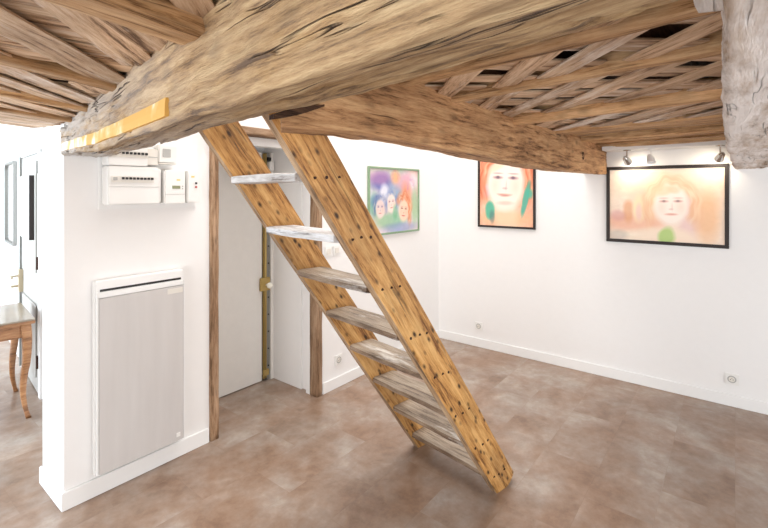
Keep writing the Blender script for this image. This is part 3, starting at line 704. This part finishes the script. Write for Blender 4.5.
def p_green(u, v, a):
    U = u*a; c = wash(u, v, 3, [(206, 196, 226), (178, 214, 178), (244, 196, 176), (226, 216, 226)], 2.6)
    W = a
    c = blob(c, u, v, .22, .80, .20, .14, (92, 96, 170), .8); c = blob(c, u, v, .18, .86, .20, .10, (206, 130, 176), .45); c = blob(c, u, v, .46, .60, .24, .16, (120, 150, 196), .6)
    c = blob(c, u, v, .70, .80, .22, .14, (226, 150, 180), .6); c = blob(c, u, v, .50, .88, .09, .10, (240, 176, 120), .75); c = blob(c, u, v, .90, .80, .09, .14, (232, 226, 232), .7)
    c = blob(c, u, v, .74, .52, .13, .26, (236, 150, 108), .75); c = blob(c, u, v, .40, .18, .30, .12, (120, 190, 140), .6); c = blob(c, u, v, .10, .42, .10, .18, (80, 170, 140), .6)
    c = blob(c, u, v, .93, .4, .08, .3, (150, 196, 140), .6); c = blob(c, u, v, .60, .06, .35, .08, (130, 140, 200), .5)
    c = blob(c, u, v, .22, .50, .17, .12, (84, 110, 176), .7); c = blob(c, u, v, .28, .62, .08, .14, (240, 238, 244), .8)
    c = face(c, U, v, .20*W, .38, .15, (238, 214, 206), (120, 100, 150)); c = face(c, U, v, .42*W, .46, .15, (246, 226, 214), (170, 110, 120), .1)
    c = face(c, U, v, .68*W, .33, .18, (248, 214, 190), (150, 70, 60), -.12, smile=.25, lips=(214, 90, 80))
    c = blob(c, u, v, .50, .32, .05, .12, (96, 176, 120), .5)
    c = hair(c, U, v, .20*W, .40, .13, .25, (70, 92, 160), .75, seed=3); c = hair(c, U, v, .42*W, .48, .13, .24, (96, 120, 190), .7, seed=5)
    c = hair(c, U, v, .68*W, .35, .155, .34, (214, 110, 66), .75, -.9, 2.9, seed=8)
    c = hair(c, U, v, .50*W, .88, .05, .16, (200, 130, 150), .6, seed=9); c = hair(c, U, v, .84*W, .74, .06, .18, (190, 130, 180), .5, seed=12)
    return c
def p_portrait(u, v, a):
    U = u*a; c = wash(u, v, 9, [(244, 196, 164), (240, 160, 130), (246, 224, 196), (236, 176, 150)], 2.4)
    c = blob(c, u, v, .10, .88, .2, .14, (196, 216, 190), .7); c = blob(c, u, v, .5, .84, .46, .26, (236, 158, 122), .6, .4); c = blob(c, u, v, .12, .62, .14, .28, (232, 128, 96), .75); c = blob(c, u, v, .88, .68, .12, .34, (232, 122, 90), .75)
    c = blob(c, u, v, .14, .46, .08, .08, (190, 160, 190), .6); c = blob(c, u, v, .78, .80, .05, .2, (190, 100, 70), .5, rot=.3)
    c = blob(c, u, v, .5, .16, .20, .22, (250, 226, 208), .9); c = blob(c, u, v, .5, .1, .5, .1, (246, 190, 140), .5)
    c = face(c, U, v, .49*a, .56, .345, (253, 234, 220), (150, 110, 120), -.06, smile=.35, lips=(224, 150, 130), amt=1)
    c = hair(c, U, v, .49*a, .57, .32, .62, (216, 104, 66), .75, -.5, 3.7, seed=4, asp=.8)
    c = blob(c, u, v, .38, .80, .22, .05, (250, 214, 180), .7, .4, rot=.4); c = blob(c, u, v, .49, .30, .14, .025, (222, 160, 140), .4, .5)
    c = blob(c, u, v, .20, .20, .09, .12, (70, 178, 150), .85, .2); c = blob(c, u, v, .24, .12, .05, .08, (90, 120, 120), .6)
    c = blob(c, u, v, .86, .34, .05, .22, (60, 170, 150), .8, .2, .25, -.3); c = blob(c, u, v, .93, .42, .06, .06, (70, 176, 150), .8)
    return c
def p_wide(u, v, a):
    U = u*a; c = wash(u, v, 15, [(250, 232, 206), (246, 208, 176), (250, 240, 228), (240, 190, 160)], 2.2)
    c = blob(c, u, v, .50, .62, .26, .36, (242, 190, 160), .75, .35); c = blob(c, u, v, .52, .68, .18, .26, (248, 224, 190), .8, .3)
    c = blob(c, u, v, .72, .34, .10, .28, (226, 178, 184), .6, .4); c = blob(c, u, v, .86, .36, .10, .30, (238, 168, 108), .7, .4); c = blob(c, u, v, .22, .24, .28, .12, (234, 150, 112), .65, .4)
    c = blob(c, u, v, .18, .40, .05, .16, (222, 140, 84), .65, .3); c = blob(c, u, v, .08, .34, .07, .08, (206, 130, 130), .5); c = blob(c, u, v, .28, .44, .06, .18, (250, 226, 176), .8, .3)
    c = blob(c, u, v, .28, .40, .03, .12, (240, 180, 190), .5); c = blob(c, u, v, .08, .06, .10, .07, (170, 160, 150), .5)
    c = blob(c, u, v, .50, .02, .30, .17, (248, 222, 196), .85, .25); c = blob(c, u, v, .42, .66, .06, .16, (246, 214, 160), .6)
    c = face(c, U, v, .565*a, .50, .27, (252, 238, 226), (190, 120, 110), .02, lips=(230, 150, 130), amt=1)
    c = hair(c, U, v, .565*a, .52, .235, .44, (236, 172, 120), .8, -.75, 3.9, seed=6, asp=.85)
    c = blob(c, u, v, .50, .70, .09, .06, (246, 206, 160), .75, .35, .25, rot=.5); c = blob(c, u, v, .585, .71, .06, .045, (240, 196, 150), .7, .35, .25, rot=-.5)
    c = mixc(c, (253, 246, 238), .22+.3*max(0, v-.55)); c = blob(c, u, v, .53, .08, .07, .12, (170, 204, 116), .85, .25, .25)
    return c
def picture(name, label, loc, rz, w, h, fw, mat, paint, mat_label, fd=.022, nx=150):
    t = thing(name, label, 'painting', loc, rz=rz)                    # local x to the right as seen, -y toward the room
    bm = bmesh.new(); box(bm, 0, w, -fd, 0, 0, fw, bev=.002); box(bm, 0, w, -fd, 0, h-fw, h, bev=.002); box(bm, 0, fw, -fd, 0, fw, h-fw, bev=.002); box(bm, w-fw, w, -fd, 0, fw, h-fw, bev=.002)
    f = obj('frame', bm, mat, t); f['label'] = mat_label
    B('backing', M['plastic2'], t, fw, w-fw, -.004, -.001, fw, h-fw)
    a = art(t, w-2*fw, h-2*fw, paint, nx); a.location = (fw, -.010, fw)
    return t
picture('framed_painting', 'small watercolour of several faces in a green frame, behind the ladder', (3.01, YB-.001, 1.20), 0, .80, .625, .017, M['frame_green'], p_green, 'green painted frame')
picture('framed_painting', 'watercolour portrait in a black frame, its top hidden by the brown beam', (XR-.001, 2.08, 1.238), -math.pi/2, .592, .80, .020, M['frame_black'], p_portrait, 'black frame')
picture('framed_painting', 'wide pale watercolour of a face in a dark frame, lit by small spotlights', (XR-.001, .872, 1.172), -math.pi/2, .836, .637, .026, M['frame_black'], p_wide, 'dark frame', nx=190)

# ---------------------------------------------------------------- spot lamps above the wide painting
B_rail = tag(B('mounting_strip', M['white'], None, XR-.24, XR-.002, .02, .86, 1.935, 1.968, bev=.003), 'white strip on the wall under the ceiling, above the wide painting', 'mounting strip')
def spot(y, label, aim, white=False, x=4.03):
    t = thing('spot_lamp', label, 'spotlight', (x, y, 1.936), 'spot lamps above the wide painting')
    mt_ = M['white'] if white else M['chrome']
    bm = bmesh.new(); cyl(bm, (0, 0, 0), (0, 0, -.010), .028, seg=20); obj('base', bm, mt_, t)
    bm = bmesh.new(); cyl(bm, (0, 0, -.008), (0, 0, -.075), .005, seg=10); obj('stem', bm, mt_, t)
    d = Vector(aim).normalized(); c = Vector((0, 0, -.085))
    bm = bmesh.new(); cyl(bm, c-d*.030, c+d*.028, .020, .031, seg=24, caps=False); cyl(bm, c-d*.044, c-d*.030, .012, .020, seg=24); cyl(bm, c-d*.0301, c-d*.0300, .019, seg=24); obj('lamp_head', bm, mt_, t, smooth=False)
    bm = bmesh.new(); cyl(bm, c-d*.02, c+d*.018, .009, .016, seg=16)
    obj('bulb', bm, M['plastic'] if white else M['bulb'], t)
    return t, c, d
m, nt, b = new_mat('bulb_glow'); b.inputs['Emission Color'].default_value = (1, .85, .62, 1); b.inputs['Emission Strength'].default_value = 12; M['bulb'] = m
def lamp_light(t, c, d, power, size, blend):
    ld = bpy.data.lights.new('spot_light', 'SPOT'); ld.energy = power; ld.color = (1, .88, .70); ld.spot_size = size; ld.spot_blend = blend; ld.shadow_soft_size = .02
    lo = bpy.data.objects.new('spot_light', ld); C.objects.link(lo); lo.parent = t; lo.location = c+d*.035; lo.rotation_euler = d.to_track_quat('-Z', 'Y').to_euler()
t, c, d = spot(.685, 'chrome spot lamp above the left corner of the wide painting', (.75, -.25, -.55)); lamp_light(t, c, d, 3.4, 2.5, .9)
t, c, d = spot(.085, 'chrome spot lamp above the right corner of the wide painting', (.75, .3, -.5)); lamp_light(t, c, d, 2.8, 2.5, .9)
spot(.52, 'white spot lamp between the two chrome ones, tipped down to the floor', (-.35, -.2, -.9), True)

# ---------------------------------------------------------------- far room: table, door, mirror, picture
tb = thing('side_table', 'wooden side table with curved legs and a glossy grey top, beyond the pillar', 'table', (.955, 3.90, 0), rz=math.atan2(-.0987, .995))
TW, TD, THt = 1.35, .66, .70
B('table_top', M['stone_top'], tb, -TW, 0.0, 0, TD, THt-.012, THt, bev=.003)
B('top_edge', M['table'], tb, -TW, 0.0, 0, TD, THt-.034, THt-.012, bev=.003)
bm = bmesh.new(); box(bm, -TW+.05, -.05, .035, .055, THt-.13, THt-.034); box(bm, -TW+.05, -.05, TD-.055, TD-.035, THt-.13, THt-.034)
box(bm, -.065, -.045, .05, TD-.05, THt-.13, THt-.034); box(bm, -TW+.045, -TW+.065, .05, TD-.05, THt-.13, THt-.034); obj('apron', bm, M['table'], tb)
def cab_leg(x, y, sx, sy):
    bm = bmesh.new(); n = 26; rings = []
    for i in range(n+1):
        f = i/n; z = (THt-.034)*(1-f)
        off = .012*math.sin(f*math.pi*1.0)*1.2-.030*max(0, (f-.45)/.55)**1.6*-1 if False else (.008*math.sin(min(1, f/.5)*math.pi)-.012*math.sin(max(0, f-.45)/.55*math.pi)+.016*max(0, (f-.7)/.3)**2)
        r = .031*(1-.62*f)+.004*max(0, (f-.93)/.07)
        cx, cy = x+sx*off, y+sy*off
        rings.append([bm.verts.new((cx+r*a, cy+r*b_, z)) for a, b_ in ((-1, -.7), (-.7, -1), (.7, -1), (1, -.7), (1, .7), (.7, 1), (-.7, 1), (-1, .7))])
    for i in range(n):
        for k in range(8): bm.faces.new((rings[i][k], rings[i][(k+1) % 8], rings[i+1][(k+1) % 8], rings[i+1][k]))
    bm.faces.new(rings[0]); bm.faces.new(rings[-1]); obj('leg', bm, M['table'], tb, smooth=True)
for (x, y, sx, sy) in ((-.05, .045, 1, -1), (-.05, TD-.045, 1, 1), (-TW+.05, .045, -1, -1), (-TW+.05, TD-.045, -1, 1)): cab_leg(x, y, sx, sy)
# door in the askew wall; local x deeper, y into the room
d2 = bpy.data.objects.new('door_2', None); C.objects.link(d2); d2.matrix_world = FM; struct(d2)
B('door_leaf', M['door_grey'], d2, 1.28, 2.11, .002, .03, .01, 1.90, bev=.003)
B('lower_panel', M['door_grey'], d2, 1.36, 2.03, .03, .038, .12, .70, bev=.004)
B('upper_panel', M['door_grey'], d2, 1.36, 2.03, .03, .038, .95, 1.82, bev=.004)
bm = bmesh.new(); box(bm, 2.115, 2.19, 0, .035, 0, 1.93); box(bm, 1.20, 1.275, 0, .035, 0, 1.93); box(bm, 1.20, 2.19, 0, .04, 1.905, 1.94); obj('door_frame', bm, M['white'], d2)
bm = bmesh.new(); cyl(bm, (2.10, .045, .02), (2.10, .045, 1.93), .009, seg=10); obj('bolt_rod', bm, M['steel'], d2)
for z in (.22, .99, 1.74): B('hinge', M['nail'] if z < 1 else M['steel'], d2, 1.262, 1.285, .03, .048, z, z+.10, bev=.002)
B('lock_case', M['brass_dull'], d2, 2.03, 2.12, .03, .06, .70, .90, bev=.003)
bm = bmesh.new(); cyl(bm, (2.08, .055, .84), (2.08, .12, .84), .009, seg=10); cyl(bm, (2.08, .115, .84), (1.97, .115, .84), .009, seg=10); cyl(bm, (2.08, .055, .75), (2.08, .11, .75), .012, seg=10); obj('door_handle', bm, M['brass_dull'], d2)
# picture hung on that door
pp = thing('framed_picture', 'white picture with a pink patch and dark edge, hung on the door beyond the pillar', 'picture', (0, 0, 0)); pp.matrix_world = FM @ Matrix.Translation((1.42, .039, 1.21))
bm = bmesh.new(); box(bm, .58, .60, 0, .02, 0, .52); box(bm, .03, .58, 0, .02, 0, .02); box(bm, .03, .58, 0, .02, .50, .52); obj('frame', bm, M['white'], pp)
B('dark_rail', M['frame_black'], pp, 0, .03, 0, .03, 0, .52)
def p_pink(u, v, a):
    c = (240, 238, 238); c = blob(c, u, v, .55, .30, .25, .24, (226, 130, 150), .85); return blob(c, u, v, .5, .08, .6, .1, (196, 196, 200), .7)
aa = art(pp, .55, .48, p_pink, 30); aa.location = (.03, .012, .02)
# mirror further along the wall
mi = thing('wall_mirror', 'rounded rectangular mirror with a thin silver frame on the far white wall at left', 'mirror', (0, 0, 0)); mi.matrix_world = FM @ Matrix.Translation((2.64, .003, 1.05))
def rrect(w, h, r, n=6):
    pts = []
    for cx, cy, a0 in ((w-r, r, -90), (w-r, h-r, 0), (r, h-r, 90), (r, r, 180)):
        for k in range(n+1): a = math.radians(a0+90*k/n); pts.append((cx+r*math.cos(a), cy+r*math.sin(a)))
    return pts
bm = bmesh.new(); o1 = rrect(.70, .86, .07); i1 = [(.025+p[0]*(.65/.70), .025+p[1]*(.81/.86)) for p in o1]
va = [bm.verts.new((p[0], .028, p[1])) for p in o1]; vb = [bm.verts.new((p[0], .028, p[1])) for p in i1]; vc = [bm.verts.new((p[0], 0, p[1])) for p in o1]; vd = [bm.verts.new((p[0], .0, p[1])) for p in i1]
n = len(o1)
for k in range(n):
    j = (k+1) % n; bm.faces.new((va[k], va[j], vb[j], vb[k])); bm.faces.new((va[k], va[j], vc[j], vc[k])); bm.faces.new((vb[k], vb[j], vd[j], vd[k])); bm.faces.new((vc[k], vc[j], vd[j], vd[k]))
obj('frame', bm, M['steel'], mi)
bm = bmesh.new(); vs = [bm.verts.new((p[0], .010, p[1])) for p in i1]; vs2 = [bm.verts.new((p[0], .004, p[1])) for p in i1]; bm.faces.new(vs); bm.faces.new(vs2)
for k in range(n): bm.faces.new((vs[k], vs[(k+1) % n], vs2[(k+1) % n], vs2[k]))
obj('glass', bm, M['chrome'], mi)

# ---------------------------------------------------------------- light
w = bpy.data.worlds.new('sky'); bpy.context.scene.world = w; w.use_nodes = True
w.node_tree.nodes['Background'].inputs[0].default_value = (.86, .93, 1.0, 1); w.node_tree.nodes['Background'].inputs[1].default_value = 1.0
def area(name, loc, rot, sx, sy, power, col=(1, .97, .93)):
    ld = bpy.data.lights.new(name, 'AREA'); ld.shape = 'RECTANGLE'; ld.size = sx; ld.size_y = sy; ld.energy = power; ld.color = col
    o = bpy.data.objects.new(name, ld); C.objects.link(o); o.location = loc; o.rotation_euler = rot; return o
H_ = math.pi/2
area('added_fill_1', ((WX0+WX1)/2, YF-.02, (WZ0+WZ1)/2), (H_, 0, 0), WX1-WX0, WZ1-WZ0, 72, (.97, .985, 1))  # added fill lamp in the unseen opening behind the camera
area('added_fill_2', (XL-.02, (VY0+VY1)/2, (WZ0+WZ1)/2), (H_, 0, -H_), VY1-VY0, WZ1-WZ0, 85, (.955, .98, 1))  # added fill lamp in the unseen side opening
area('daylight_window_3', (XL-.02, 5.0, 1.25), (H_, 0, -H_), 2.4, 2.0, 240, (.76, .89, 1))
area('skylight', (2.5, 1.75, ZT-.05), (0, 0, 0), 3.0, 1.2, 85, (1, .99, .98))

# ---------------------------------------------------------------- camera
cd = bpy.data.cameras.new('camera'); cam = bpy.data.objects.new('camera', cd); C.objects.link(cam)
cam.location = (0, 0, 1.6); cam.rotation_euler = (H_, 0, math.atan2(-.7858, .6189))
cd.sensor_width = 36; cd.lens = 446/768*36; cd.shift_y = -(264-191.5)/768; cd.clip_start = .02
sc = bpy.context.scene; sc.camera = cam
sc.view_settings.view_transform = 'Standard'; sc.view_settings.look = 'None'; sc.view_settings.gamma = 1; sc.view_settings.exposure = -0.1
